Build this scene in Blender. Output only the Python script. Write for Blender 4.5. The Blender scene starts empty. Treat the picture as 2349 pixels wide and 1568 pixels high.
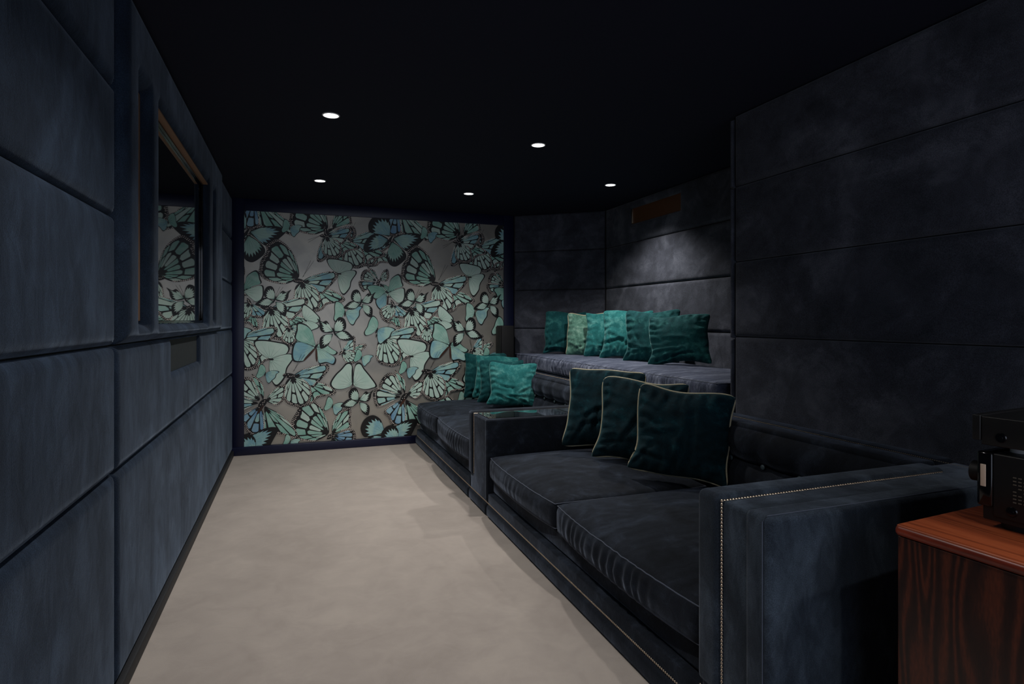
import bpy, bmesh, math, random
from mathutils import Vector, Matrix, noise
from mathutils.geometry import tessellate_polygon
random.seed(7)
S = bpy.context.scene
COL = S.collection
PI = math.pi

# ------------------------------------------------------------------ camera, world, exposure
F_PX, HOR, CAMH, YAW = 1357.0, 734.0, 1.263, math.radians(20.02)
cd = bpy.data.cameras.new('camera'); cam = bpy.data.objects.new('camera', cd); COL.objects.link(cam)
cd.sensor_width = 36; cd.lens = 36*F_PX/2349; cd.shift_y = (HOR-784)/2349
cd.clip_start = .05
cam.location = (0, 0, CAMH); cam.rotation_euler = (PI/2, 0, -YAW)
S.camera = cam
WORLD_L = 2.15
w = bpy.data.worlds.new('world'); S.world = w; w.use_nodes = True
w.node_tree.nodes['Background'].inputs[0].default_value = (.46, .52, .64, 1)
w.node_tree.nodes['Background'].inputs[1].default_value = WORLD_L
S.view_settings.view_transform = 'Standard'; S.view_settings.look = 'None'
S.view_settings.gamma = 1; S.view_settings.exposure = 0.0
LAMP_W = 67.0
CEIL = 2.40

# ------------------------------------------------------------------ helpers
def link(o, parent=None):
    COL.objects.link(o)
    if parent is not None: o.parent = parent
    return o
def mesh_obj(name, verts, faces, mats, parent=None, smooth=True, midx=None):
    me = bpy.data.meshes.new(name)
    me.from_pydata([tuple(v) for v in verts], [], faces)
    for m in (mats if isinstance(mats, (list, tuple)) else [mats]): me.materials.append(m)
    if smooth: me.polygons.foreach_set('use_smooth', [True]*len(me.polygons))
    if midx: me.polygons.foreach_set('material_index', midx)
    me.update()
    return link(bpy.data.objects.new(name, me), parent)
def bm_obj(name, bm, mat, parent=None, smooth=True):
    me = bpy.data.meshes.new(name); bmesh.ops.recalc_face_normals(bm, faces=bm.faces); bm.to_mesh(me); bm.free()
    me.materials.append(mat)
    if smooth:
        me.polygons.foreach_set('use_smooth', [True]*len(me.polygons))
        me.set_sharp_from_angle(angle=math.radians(50))
    return link(bpy.data.objects.new(name, me), parent)
def add_box(bm, x0, x1, y0, y1, z0, z1, r=0, seg=4):
    g = bmesh.ops.create_cube(bm, size=1)
    vs = g['verts']
    for v in vs: v.co = Vector(((x0+x1)/2+v.co.x*(x1-x0), (y0+y1)/2+v.co.y*(y1-y0), (z0+z1)/2+v.co.z*(z1-z0)))
    if r > 0:
        es = list({e for v in vs for e in v.link_edges})
        bmesh.ops.bevel(bm, geom=es, offset=r, segments=seg, affect='EDGES', profile=.5)
def box(name, x0, x1, y0, y1, z0, z1, mat, parent=None, r=0, seg=4):
    bm = bmesh.new(); add_box(bm, x0, x1, y0, y1, z0, z1, r, seg); return bm_obj(name, bm, mat, parent)
def tag(o, label=None, cat=None, group=None, kind=None):
    if label: o['label'] = label
    if cat: o['category'] = cat
    if group: o['group'] = group
    if kind: o['kind'] = kind
    return o
def thing(name, loc, label, cat, group=None, rz=0):
    o = bpy.data.objects.new(name, None); COL.objects.link(o); o.location = loc; o.rotation_euler = (0, 0, rz)
    o.empty_display_size = .1
    return tag(o, label, cat, group)
def tube(name, pts, rad, mat, parent=None, closed=False, n=6):
    pts = [Vector(p) for p in pts]; m = len(pts); vs = []; fs = []
    for i, p in enumerate(pts):
        a = pts[(i-1) % m] if (closed or i > 0) else p
        b = pts[(i+1) % m] if (closed or i < m-1) else p
        t = (b-a).normalized()
        ref = Vector((0, 0, 1)) if abs(t.z) < .9 else Vector((1, 0, 0))
        s = t.cross(ref).normalized(); q = s.cross(t)
        for k in range(n):
            an = 2*PI*k/n; vs.append(p+s*math.cos(an)*rad+q*math.sin(an)*rad)
    for i in range(m if closed else m-1):
        for k in range(n):
            j = (i+1) % m
            fs.append((i*n+k, i*n+(k+1) % n, j*n+(k+1) % n, j*n+k))
    return mesh_obj(name, vs, fs, mat, parent)
def lin(r, g, b):
    f = lambda c: (c/255/12.92) if c/255 <= .04045 else ((c/255+.055)/1.055)**2.4
    return (f(r), f(g), f(b), 1)

# ------------------------------------------------------------------ materials
class NT:
    def __init__(s, name):
        s.m = bpy.data.materials.new(name); s.m.use_nodes = True; s.t = s.m.node_tree
        s.b = s.t.nodes['Principled BSDF']
    def n(s, typ, **kw):
        x = s.t.nodes.new(typ)
        for k, v in kw.items():
            if k in x.inputs: x.inputs[k].default_value = v
            else: setattr(x, k, v)
        return x
    def l(s, a, b): s.t.links.new(a, b)
    def ramp(s, fac, stops):
        r = s.n('ShaderNodeValToRGB'); e = r.color_ramp.elements
        while len(e) < len(stops): e.new(.5)
        for i, (p, c) in enumerate(stops): e[i].position = p; e[i].color = c
        s.l(fac, r.inputs[0]); return r.outputs[0]
    def coords(s, scale=(1, 1, 1)):
        tc = s.n('ShaderNodeTexCoord'); mp = s.n('ShaderNodeMapping'); mp.inputs['Scale'].default_value = scale
        s.l(tc.outputs['Object'], mp.inputs[0]); return mp.outputs[0]
    def noise(s, co, scale, detail=4, dist=0, rough=.5):
        x = s.n('ShaderNodeTexNoise'); x.inputs['Scale'].default_value = scale; x.inputs['Detail'].default_value = detail
        x.inputs['Distortion'].default_value = dist; x.inputs['Roughness'].default_value = rough
        s.l(co, x.inputs['Vector']); return x.outputs[0]
    def bump(s, h, strength, dist=.002):
        b = s.n('ShaderNodeBump'); b.inputs['Strength'].default_value = strength; b.inputs['Distance'].default_value = dist
        s.l(h, b.inputs['Height']); s.l(b.outputs[0], s.b.inputs['Normal'])
    def mixv(s, a, b, op='ADD'):
        m = s.n('ShaderNodeMath', operation=op)
        for i, v in enumerate((a, b)):
            if isinstance(v, (int, float)): m.inputs[i].default_value = v
            else: s.l(v, m.inputs[i])
        return m.outputs[0]
def simple(name, col, rough=.5, metal=0, emit=0, **kw):
    t = NT(name); t.b.inputs['Base Color'].default_value = col; t.b.inputs['Roughness'].default_value = rough
    t.b.inputs['Metallic'].default_value = metal
    if emit: t.b.inputs['Emission Color'].default_value = (1, 1, 1, 1); t.b.inputs['Emission Strength'].default_value = emit
    co = t.coords(); n = t.noise(co, 60, 3)
    r = t.n('ShaderNodeMapRange'); r.inputs['To Min'].default_value = max(0, rough-.06); r.inputs['To Max'].default_value = min(1, rough+.06)
    t.l(n, r.inputs[0]); t.l(r.outputs[0], t.b.inputs['Roughness'])
    for k, v in kw.items(): t.b.inputs[k.replace('_', ' ')].default_value = v
    return t.m
def velvet(name, dark, mid, light, sheen=.6, tint=None, patch=3.0, stretch=(1, 1, 1), grain=500, lo=.36, hi=.66, bump=.25, stroke=.03):
    """pile fabric: brushed nap patches + sheen + fine grain"""
    t = NT(name)
    co = t.coords(stretch)
    a = t.noise(co, patch, 4, 1.2, .5); b = t.noise(co, patch*5, 5, .8, .6)
    k1 = t.n('ShaderNodeMapRange'); k1.inputs['From Min'].default_value = .47; k1.inputs['From Max'].default_value = .53
    t.l(t.noise(co, patch*.9, 3, 1.5, .5), k1.inputs[0])
    f = t.mixv(t.mixv(a, .62, 'MULTIPLY'), t.mixv(b, .38-stroke, 'MULTIPLY'))
    f = t.mixv(f, t.mixv(k1.outputs[0], stroke, 'MULTIPLY'))
    c = t.ramp(f, [(lo, dark), ((lo+hi)/2, mid), (hi, light)])
    g = t.noise(t.coords(), grain, 2)
    mx = t.n('ShaderNodeMix', data_type='RGBA', blend_type='MULTIPLY'); mx.inputs[0].default_value = .75
    t.l(c, mx.inputs[6]); t.l(t.ramp(g, [(.3, (.4, .4, .4, 1)), (.7, (1.5, 1.5, 1.5, 1))]), mx.inputs[7])
    t.l(mx.outputs[2], t.b.inputs['Base Color'])
    t.b.inputs['Roughness'].default_value = .85; t.b.inputs['Specular IOR Level'].default_value = .15
    sm = t.n('ShaderNodeMapRange'); sm.inputs['From Min'].default_value = lo; sm.inputs['From Max'].default_value = hi
    sm.inputs['To Min'].default_value = sheen*.35; sm.inputs['To Max'].default_value = sheen
    t.l(f, sm.inputs[0]); t.l(sm.outputs[0], t.b.inputs['Sheen Weight'])
    t.b.inputs['Sheen Tint'].default_value = tint or light; t.b.inputs['Sheen Roughness'].default_value = .35
    t.bump(t.mixv(g, t.mixv(b, 3.0, 'MULTIPLY')), bump, .003)
    return t.m
M = {}
M['suede_left'] = velvet('suede_left', lin(18, 26, 36), lin(29, 40, 55), lin(45, 60, 79), .3, (.5, .62, .8, 1), 2.4, (1.5, 1.5, .85), 350, .26, .74, stroke=.07)
M['suede_right'] = velvet('suede_right', lin(46, 49, 56), lin(70, 73, 83), lin(104, 108, 120), .65, (.66, .68, .76, 1), 2.4, (1, 1, 1.2), 350, .26, .74, stroke=.07)  # same fabric as the left wall, lightened to make up for weaker light
M['suede_seam'] = simple('suede_seam', lin(10, 12, 18), .9)
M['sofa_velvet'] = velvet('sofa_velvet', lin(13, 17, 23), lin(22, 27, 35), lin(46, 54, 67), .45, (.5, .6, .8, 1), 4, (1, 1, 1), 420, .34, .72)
M['arm_velvet'] = velvet('arm_velvet', lin(23, 29, 36), lin(36, 44, 54), lin(62, 73, 86), .6, (.58, .66, .78, 1), 3, (1.5, 1.5, .7), 420, .3, .7)  # lit copy of the sofa velvet: the armrest's brighter light is in the colour
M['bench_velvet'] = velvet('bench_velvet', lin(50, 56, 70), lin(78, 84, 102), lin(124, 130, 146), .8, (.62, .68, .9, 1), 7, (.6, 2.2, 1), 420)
M['teal_bright'] = velvet('teal_bright', lin(16, 74, 76), lin(36, 106, 106), lin(100, 164, 158), .9, (.5, .85, .82, 1), 6, (1, 1, 1), 500, .26, .72, stroke=0)
M['teal_mid'] = velvet('teal_mid', lin(8, 46, 50), lin(16, 70, 73), lin(60, 122, 118), .8, (.4, .75, .72, 1), 6, (1, 1, 1), 500, .28, .74, stroke=0)
M['teal_sage'] = velvet('teal_sage', lin(60, 100, 88), lin(94, 138, 122), lin(140, 176, 160), .6, (.6, .8, .72, 1), 8, (1, 1, 1), 500, stroke=0)
M['teal_dark'] = velvet('teal_dark', lin(4, 25, 31), lin(7, 39, 47), lin(24, 74, 82), .55, (.3, .62, .66, 1), 7, (1, 1, 1), 500, .38, .74, stroke=0)
M['piping'] = simple('piping', lin(176, 168, 140), .7)
M['seam_thread'] = simple('seam_thread', lin(60, 68, 84), .7)
M['brass'] = simple('brass', lin(214, 196, 176), .35, 1)
M['dull_brass'] = simple('dull_brass', lin(150, 136, 116), .5, .8)
M['button'] = simple('button', lin(80, 96, 102), .35)
M['ceiling'] = simple('ceiling', lin(25, 28, 42), .9, Specular_IOR_Level=.2)
M['navy_paint'] = simple('navy_paint', lin(14, 20, 52), .38)
M['black_trim'] = simple('black_trim', lin(16, 18, 24), .6)
M['black_matte'] = simple('black_matte', lin(10, 10, 12), .6)
M['black_metal'] = simple('black_metal', lin(20, 20, 21), .42, .2)
M['black_gloss'] = simple('black_gloss', lin(6, 6, 8), .1)
M['display'] = simple('display', lin(190, 170, 150), .3)
M['grille'] = simple('grille', lin(16, 26, 32), .8)
M['edge_wood'] = simple('edge_wood', lin(120, 90, 66), .6)
M['niche_wood'] = simple('niche_wood', lin(98, 62, 36), .5)
M['tv_glass'] = simple('tv_glass', (.42, .42, .42, 1), 0.0, 1)
M['tv_glass'].node_tree.nodes['Principled BSDF'].inputs['Roughness'].default_value = .02
for l_ in list(M['tv_glass'].node_tree.links):
    if l_.to_socket.name == 'Roughness': M['tv_glass'].node_tree.links.remove(l_)
M['lamp_lens'] = simple('lamp_lens', (1, 1, 1, 1), .5, 0, 6)
M['lamp_trim'] = simple('lamp_trim', (.75, .75, .75, 1), .4)
# table glass
t = NT('table_glass'); t.b.inputs['Base Color'].default_value = (.75, .9, .85, 1); t.b.inputs['Roughness'].default_value = .01
t.b.inputs['Transmission Weight'].default_value = 1; t.b.inputs['IOR'].default_value = 1.5; M['glass'] = t.m
# carpet
t = NT('carpet'); co = t.coords()
big = t.noise(co, 1.6, 5, 1.2, .6); fine = t.noise(co, 700, 2); mid = t.noise(co, 9, 5, .6, .6)
f = t.mixv(t.mixv(big, .6, 'MULTIPLY'), t.mixv(mid, .4, 'MULTIPLY'))
c = t.ramp(f, [(.36, lin(157, 146, 137)), (.5, lin(166, 155, 146)), (.64, lin(175, 164, 154))])
mx = t.n('ShaderNodeMix', data_type='RGBA', blend_type='MULTIPLY'); mx.inputs[0].default_value = .35
t.l(c, mx.inputs[6]); t.l(t.ramp(fine, [(.3, (.6, .6, .6, 1)), (.7, (1.2, 1.2, 1.2, 1))]), mx.inputs[7])
t.l(mx.outputs[2], t.b.inputs['Base Color']); t.b.inputs['Roughness'].default_value = .95
t.b.inputs['Sheen Weight'].default_value = .3; t.bump(t.mixv(fine, t.mixv(mid, 2.0, 'MULTIPLY')), .4, .004); M['carpet'] = t.m
# woods
def wood(name, c0, c1, c2, scale, bands, rough, ns=1.0, amp=.22):
    t = NT(name); n = t.noise(t.coords(scale), ns, 2, .3, .4)
    sn = t.mixv(t.mixv(n, bands, 'MULTIPLY'), 0, 'SINE')
    g = t.noise(t.coords(tuple(s*14 for s in scale)), 3, 4, .2)
    f = t.mixv(t.mixv(t.mixv(sn, amp, 'MULTIPLY'), .3), t.mixv(g, .42, 'MULTIPLY'))
    t.l(t.ramp(f, [(.22, c0), (.5, c1), (.8, c2)]), t.b.inputs['Base Color'])
    t.b.inputs['Roughness'].default_value = rough; t.bump(g, .08, .001); return t.m
M['wood_top'] = wood('wood_top', lin(66, 28, 14), lin(140, 66, 36), lin(176, 92, 54), (11, .5, 1), 70, .4, amp=.1)
M['wood_side'] = wood('wood_side', lin(20, 9, 8), lin(44, 20, 14), lin(84, 38, 22), (1, 5.5, 1.2), 130, .4, amp=.17)
M['wood_edge'] = wood('wood_edge', lin(80, 26, 14), lin(128, 48, 28), lin(150, 62, 38), (6, .6, 6), 30, .35)
M['vent'] = simple('vent', lin(120, 112, 100), .3, .5)  # pale slot colour that paints in the glints on the vents
# wallpaper inks
def ink(name, c0, c1, rough=.45, metal=0, sc=9, streak=None):
    t = NT(name); n = t.noise(t.coords(streak or (1, 1, 1)), sc, 4, .8)
    t.l(t.ramp(n, [(.35, c0), (.65, c1)]), t.b.inputs['Base Color']); t.b.inputs['Roughness'].default_value = rough
    t.b.inputs['Metallic'].default_value = metal
    t.bump(t.noise(t.coords(), 160, 3), .12, .001); return t.m
INK = [ink('foil', lin(166, 162, 152), lin(188, 182, 168), .34, .6, 3), ink('ink_black', lin(12, 12, 13), lin(22, 20, 19)),
       ink('ink_teal', lin(136, 190, 204), lin(182, 222, 210)), ink('ink_green', lin(142, 198, 182), lin(178, 218, 204)),
       ink('ink_pale', lin(196, 228, 214), lin(212, 236, 224)), ink('ink_blue', lin(112, 160, 200), lin(158, 202, 216)),
       ink('ink_white', lin(236, 222, 210), lin(246, 236, 226)), ink('ink_brown', lin(50, 30, 20), lin(74, 44, 28)),
       ink('ink_vein', lin(60, 104, 96), lin(74, 120, 108))]

# ------------------------------------------------------------------ padded panels (height fields with openings)
def spaced(a, b, r, step, cuts=()):
    keys = sorted({a, b, *[c for c in cuts if a < c < b]}); out = []
    for k0, k1 in zip(keys, keys[1:]):
        L = k1-k0; rr = min(r, L/2)
        e = [rr*q for q in (0, .06, .16, .3, .5, .75, 1)]
        n = max(1, int((L-2*rr)/step))
        seg = [k0+x for x in e]+[k0+rr+(L-2*rr)*i/n for i in range(1, n)]+[k1-x for x in reversed(e)]
        out += seg
    res = []
    for v in sorted(out):
        if not res or v-res[-1] > 1e-5: res.append(v)
    return res
def padded(name, s0, s1, t0, t1, depth, r, fn, mat, parent, holes=(), step=.06, seed=0, wob=.004):
    s0 += .0025; s1 -= .0025; t0 += .0025; t1 -= .0025
    ss = spaced(s0, s1, r, step, [h[i] for h in holes for i in (0, 1)])
    ts = spaced(t0, t1, r, step, [h[i] for h in holes for i in (2, 3)])
    idx = {}; vs = []; fs = []
    def dist(s, t):
        d = min(s-s0, s1-s, t-t0, t1-t)
        for a, b, c, e in holes:
            dx = max(a-s, s-b); dy = max(c-t, t-e)
            dh = math.hypot(max(dx, 0), max(dy, 0)) if (dx > 0 or dy > 0) else max(dx, dy)
            d = min(d, dh)
        return max(0, d)
    for i, s in enumerate(ss):
        for j, t in enumerate(ts):
            d = dist(s, t); q = min(d/r, 1)
            h = depth*math.sqrt(max(0, 1-(1-q)**2))
            q2 = min(d/.15, 1)
            h += wob*q2*(noise.noise(Vector((s*3+seed, t*3, seed*1.7))))
            idx[i, j] = len(vs); vs.append(fn(s, t, h))
    for i in range(len(ss)-1):
        for j in range(len(ts)-1):
            cs, ct = (ss[i]+ss[i+1])/2, (ts[j]+ts[j+1])/2
            if any(a < cs < b and c < ct < e for a, b, c, e in holes): continue
            fs.append((idx[i, j], idx[i+1, j], idx[i+1, j+1], idx[i, j+1]))
    used = sorted({k for f in fs for k in f}); mp = {k: i for i, k in enumerate(used)}
    return mesh_obj(name, [vs[k] for k in used], [tuple(mp[k] for k in f) for f in fs], mat, parent)

# ------------------------------------------------------------------ room shell
XL, YB, XR, XA = -.585, 6.07, 2.31, 3.02     # left wall, far wall, near right wall, alcove wall
def struct(o, label=None): return tag(o, label, None, None, 'structure')
floor = struct(box('floor', -.70, 3.2, -1.6, 6.25, -.1, 0, M['carpet']), 'beige cut-pile carpet')
struct(box('ceiling', -.70, 3.2, -1.6, 6.25, CEIL, CEIL+.1, M['ceiling']), 'flat near-black painted ceiling')
wl = struct(box('wall_left', XL-.1, XL, -1.6, YB, 0, CEIL, M['suede_seam']), 'blue suede padded wall with the screen')
wb = struct(box('wall_back', XL-.1, 2.26, YB, YB+.1, 0, CEIL, M['navy_paint']), 'far wall behind the wallpaper')
wr = struct(box('wall_right', XR, XA+.1, -1.6, 2.69, 0, CEIL, M['suede_seam']), 'dark padded wall beside the near sofa')
wa = struct(box('wall_alcove', XA, XA+.1, 2.6, 5.46, 0, CEIL, M['suede_seam']), 'padded wall behind the raised bench')
bm = bmesh.new()
A, B = Vector((2.22, YB, 0)), Vector((XA, 5.43, 0)); d = (B-A).normalized(); nrm = Vector((-d.y, d.x, 0))
ch_pts = [A, B, B+nrm*.1, A+nrm*.1]
lo = [bm.verts.new(p) for p in ch_pts]; hi = [bm.verts.new(p+Vector((0, 0, CEIL))) for p in ch_pts]
bm.faces.new(lo); bm.faces.new(hi)
for i in range(4): bm.faces.new((lo[i], lo[(i+1) % 4], hi[(i+1) % 4], hi[i]))
wc = struct(bm_obj('wall_corner', bm, M['suede_seam'], None, False), 'diagonal padded wall across the far right corner')

ROWS = [.745, 1.172, 1.587, 2.005, CEIL]
fl = lambda s, t, h: (XL+h, s, t)
fr = lambda s, t, h: (XR-h, s, t)
fa = lambda s, t, h: (XA-h, s, t)
fc = lambda s, t, h: tuple(A+d*s-nrm*h+Vector((0, 0, t)))
P = 'padded_panel'
# left wall, near bay
for i, (z0, z1) in enumerate([(.05, .757), (.757, 1.178), (1.178, 1.607), (1.607, 2.03), (2.03, CEIL)]):
    padded(P, -1.58, 2.285, z0, z1, .028, .04, fl, M['suede_left'], wl, seed=i+1)
# left wall, lower rows of the far bay
padded(P, 2.285, YB-.03, .05, .757, .028, .035, fl, M['suede_left'], wl, seed=11)
padded(P, 2.285, YB-.03, .757, 1.178, .028, .035, fl, M['suede_left'], wl, holes=[(3.20, 4.08, 1.012, 1.166)], seed=12)
# raised surround of the screen
SUR = padded('screen_surround', 2.287, 5.0, 1.178, CEIL, .058, .055, fl, M['suede_left'], wl,
             holes=[(2.475, 2.63, 1.25, 2.14), (2.80, 4.24, 1.25, 2.14), (4.47, 4.56, 1.27, 2.14)], seed=13)
for i, (z0, z1) in enumerate([(1.178, 1.6), (1.6, 2.015), (2.015, CEIL)]):
    padded(P, 5.0, YB-.03, z0, z1, .026, .035, fl, M['suede_left'], wl, seed=15+i)
# right wall
for i, (z0, z1) in enumerate(zip([.70]+ROWS[1:-1], ROWS[1:])):
    padded(P, -1.58, 2.672, z0, z1, .026, .03, fr, M['suede_right'], wr, seed=21+i)
for i, (z0, z1) in enumerate([(.745, 1.16), (1.16, 2.0), (2.0, 2.385)]):
    padded('edge_strip', 2.674, 2.706, z0, z1, .026, .012, fr, M['suede_right'], wr, seed=26+i)
# alcove wall with the niche, diagonal wall
for i, (z0, z1) in enumerate(zip(ROWS, ROWS[1:])):
    padded(P, 2.70, 5.41, z0, z1, .024, .03, fa, M['suede_right'], wa, holes=[(4.15, 4.92, 2.18, 2.325)] if i == 3 else (), seed=31+i)
    padded(P, .02, (B-A).length-.01, z0, z1, .016, .02, fc, M['suede_right'], wc, seed=36+i)
struct(box('baseboard_left', XL, XL+.04, -1.58, YB, 0, .05, M['black_trim'], None, .004, 2))
# navy boards round the wallpaper
WX0, WX1, WZ0, WZ1 = -.46, 2.112, .08, 2.29
struct(box('trim_1', XL+.02, WX0, YB-.02, YB, 0.0, CEIL, M['navy_paint'], None, .003, 2), 'navy upright board left of the wallpaper')
struct(box('trim_2', WX1, 2.225, YB-.02, YB, 0.0, CEIL, M['navy_paint'], None, .003, 2), 'navy upright board right of the wallpaper')
struct(box('trim_3', WX0, WX1, YB-.018, YB, WZ1, CEIL, M['navy_paint'], None, .003, 2), 'navy board above the wallpaper')
bb = struct(box('baseboard_back', XL+.02, 1.16, YB-.03, YB, 0, .078, M['navy_paint'], None, .006, 3), 'glossy navy skirting below the wallpaper')

# ------------------------------------------------------------------ wallpaper
def unproj(u, v):
    X = (u-1174.5)/F_PX; dx = math.sin(YAW)+X*math.cos(YAW); dy = math.cos(YAW)-X*math.sin(YAW)
    D = YB/dy; return Vector((D*dx, CAMH-(v-HOR)*D/F_PX))
R = {1: (520, 440), 2: (860, 440), 3: (520, 740), 4: (860, 740)}
def W(reg, x, y): o = R[reg]; return unproj(o[0]+x/4.9, o[1]+y/4.9)
PER = 1.336
wp_v, wp_f, wp_m = [], [], []
layer = [0]
def clip(poly):
    for ax, lim, sg in ((0, WX0, 1), (0, WX1, -1), (1, WZ0, 1), (1, WZ1, -1)):
        out = []
        for i, p in enumerate(poly):
            q = poly[(i+1) % len(poly)]; ip = (p[ax]-lim)*sg >= 0; iq = (q[ax]-lim)*sg >= 0
            if ip: out.append(p)
            if ip != iq:
                f = (lim-p[ax])/(q[ax]-p[ax]); out.append(p+(q-p)*f)
        poly = out
        if len(poly) < 3: return []
    return poly
def put(poly, mat, dl=0):
    y = YB-.0015-.000015*(layer[0]+dl)
    for k in (-1, 0, 1, 2):
        c = clip([p+Vector((k*PER, 0)) for p in poly])
        if len(c) < 3: continue
        tris = tessellate_polygon([[Vector((p.x, p.y, 0)) for p in c]])
        b = len(wp_v); wp_v.extend([(p.x, y, p.y) for p in c])
        for a_, b_, c_ in tris:
            p0, p1, p2 = c[a_], c[b_], c[c_]
            ar = (p1-p0).cross(p2-p0)
            if abs(ar) < 1e-10: continue
            wp_f.append((b+a_, b+b_, b+c_) if ar > 0 else (b+a_, b+c_, b+b_)); wp_m.append(mat)
def spline(pts, closed=True, n=6):
    out = []; m = len(pts)
    for i in range(m if closed else m-1):
        p = [pts[(i+k) % m] if closed else pts[max(0, min(m-1, i+k))] for k in (-1, 0, 1, 2)]
        for j in range(n):
            t_ = j/n
            out.append(.5*((2*p[1])+(p[2]-p[0])*t_+(2*p[0]-5*p[1]+4*p[2]-p[3])*t_*t_+(3*p[1]-p[0]-3*p[2]+p[3])*t_**3))
    if not closed: out.append(pts[-1])
    return out
rnd = random.Random(3)
def dot(c, r, mat=6, dl=3, asp=1, an=0):
    ps = []
    for k in range(6):
        a_ = k*PI/3+an; ps.append(c+Vector((math.cos(a_)*r, math.sin(a_)*r*asp)))
    put(ps, mat, dl)
def wing(root, pts, style, n=7, col=2):
    """root: Vector; pts: outline control points beginning and ending near the root"""
    curve = spline([root]+pts, True, 7)
    layer[0] += 5
    if style in ('mon', 'blue', 'w1'):
        dense = []
        for i, p in enumerate(curve):                   # small scallops on the margin
            dense.append(p)
        put(dense, 1)
    elif style == 'sol':
        put([root+(p-root)*1.035 for p in curve], 1)
    else: put(curve, 1)
    dm = max((p-root).length for p in curve)
    idx = [i for i, p in enumerate(curve) if (p-root).length > dm*.33]
    i0, i1 = idx[0], idx[-1]; arc = curve[i0:i1+1]
    L = [0]
    for a_, b_ in zip(arc, arc[1:]): L.append(L[-1]+(b_-a_).length)
    def at(s):
        s = max(0, min(1, s))*L[-1]
        for i in range(len(L)-1):
            if L[i+1] >= s: return arc[i]+(arc[i+1]-arc[i])*((s-L[i])/max(1e-9, L[i+1]-L[i]))
        return arc[-1]
    pt = lambda s, f: root+(at(s)-root)*f
    if style in ('mon', 'blue', 'w1'):
        cc = 5 if style == 'blue' else col
        edge = 1-min(.27, .036/dm)*1.0 if style != 'w1' else .86
        a_in = .16
        for i in range(n):
            s0 = (i+.0)/n; s1 = (i+1.0)/n; g = .11/n
            s0 += g; s1 -= g
            if i % 2 == 0 and n > 4:
                segs = [(a_in, edge)] if style != 'w1' else [(a_in, .55), (.60, edge)]
            else: segs = [(a_in+.05, .52), (.57, edge)]
            for a0, b0 in segs:
                k = (s1-s0)*.2; h = (b0-a0)*.1
                poly = [pt(s0, a0+h), pt(s0, b0-h), pt(s0+k, b0)]+[pt(s0+k+(s1-s0-2*k)*q/3, b0) for q in (1, 2)]+[pt(s1-k, b0), pt(s1, b0-h), pt(s1, a0+h), pt((s0+s1)/2, a0)]
                put(poly, cc if rnd.random() < .8 else (4 if cc != 5 else 2), 2)
        m = max(6, int(L[-1]/.017))
        for i in range(m):
            s = (i+.5)/m; p = at(s); ln = (p-root).length
            for off, rr in ((.008, .0044), (.021, .0054)):
                if rnd.random() < .93:
                    dot(root+(p-root)*(1-off/ln), rr*rnd.uniform(.8, 1.15), 6, 3, rnd.uniform(.7, 1))
        if style == 'w1':
            for i in range(8):
                s = .42+i*.055; dot(pt(s, .93), .009, 6, 3, .55, .5)
                dot(pt(s, .945), .009, 1, 4, .55, .5)
    elif style == 'sol':
        c = sum(curve, Vector((0, 0)))/len(curve)
        put([root+(c+(p-c)*.972-root)*.972 for p in curve], col, 1)
        for i in range(n):
            s = (i+.5)/n; p = pt(s, .82); q = root+(p-root)*.1; nn = Vector((-(p-q).y, (p-q).x)).normalized()*.0011
            put([q-nn, p, q+nn], 8, 2)
    elif style == 'fan':
        poly = [root+(arc[0]-root)*.12]; m = n*3
        for i in range(m+1): poly.append(pt(.06+.88*i/m, (.82 if i % 2 else .66)))
        put(poly, col, 1)
        for i in range(n):
            s = .06+.88*(i+.5)/n; p = pt(s, .66); q = root+(p-root)*.1; nn = Vector((-(p-q).y, (p-q).x)).normalized()*.0011
            put([q-nn, p, q+nn], 8, 2)
def bodyp(a_, b_, wd, mat=1, dots=False):
    layer[0] += 5
    ax = (b_-a_); nn = Vector((-ax.y, ax.x)).normalized()
    ps = []
    for k in range(12):
        th = 2*PI*k/12; ps.append((a_+b_)/2+ax*.5*math.cos(th)+nn*wd*math.sin(th))
    put(ps, mat)
    if dots:
        for k in range(8):
            dot(a_+ax*((k+.5)/8)+nn*wd*rnd.uniform(-.6, .6), .0038)
def ant(a_, b_):
    nn = Vector((-(b_-a_).y, (b_-a_).x)).normalized()*.0012
    layer[0] += 1; put([a_-nn, b_-nn, b_+nn, a_+nn], 1)
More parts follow.
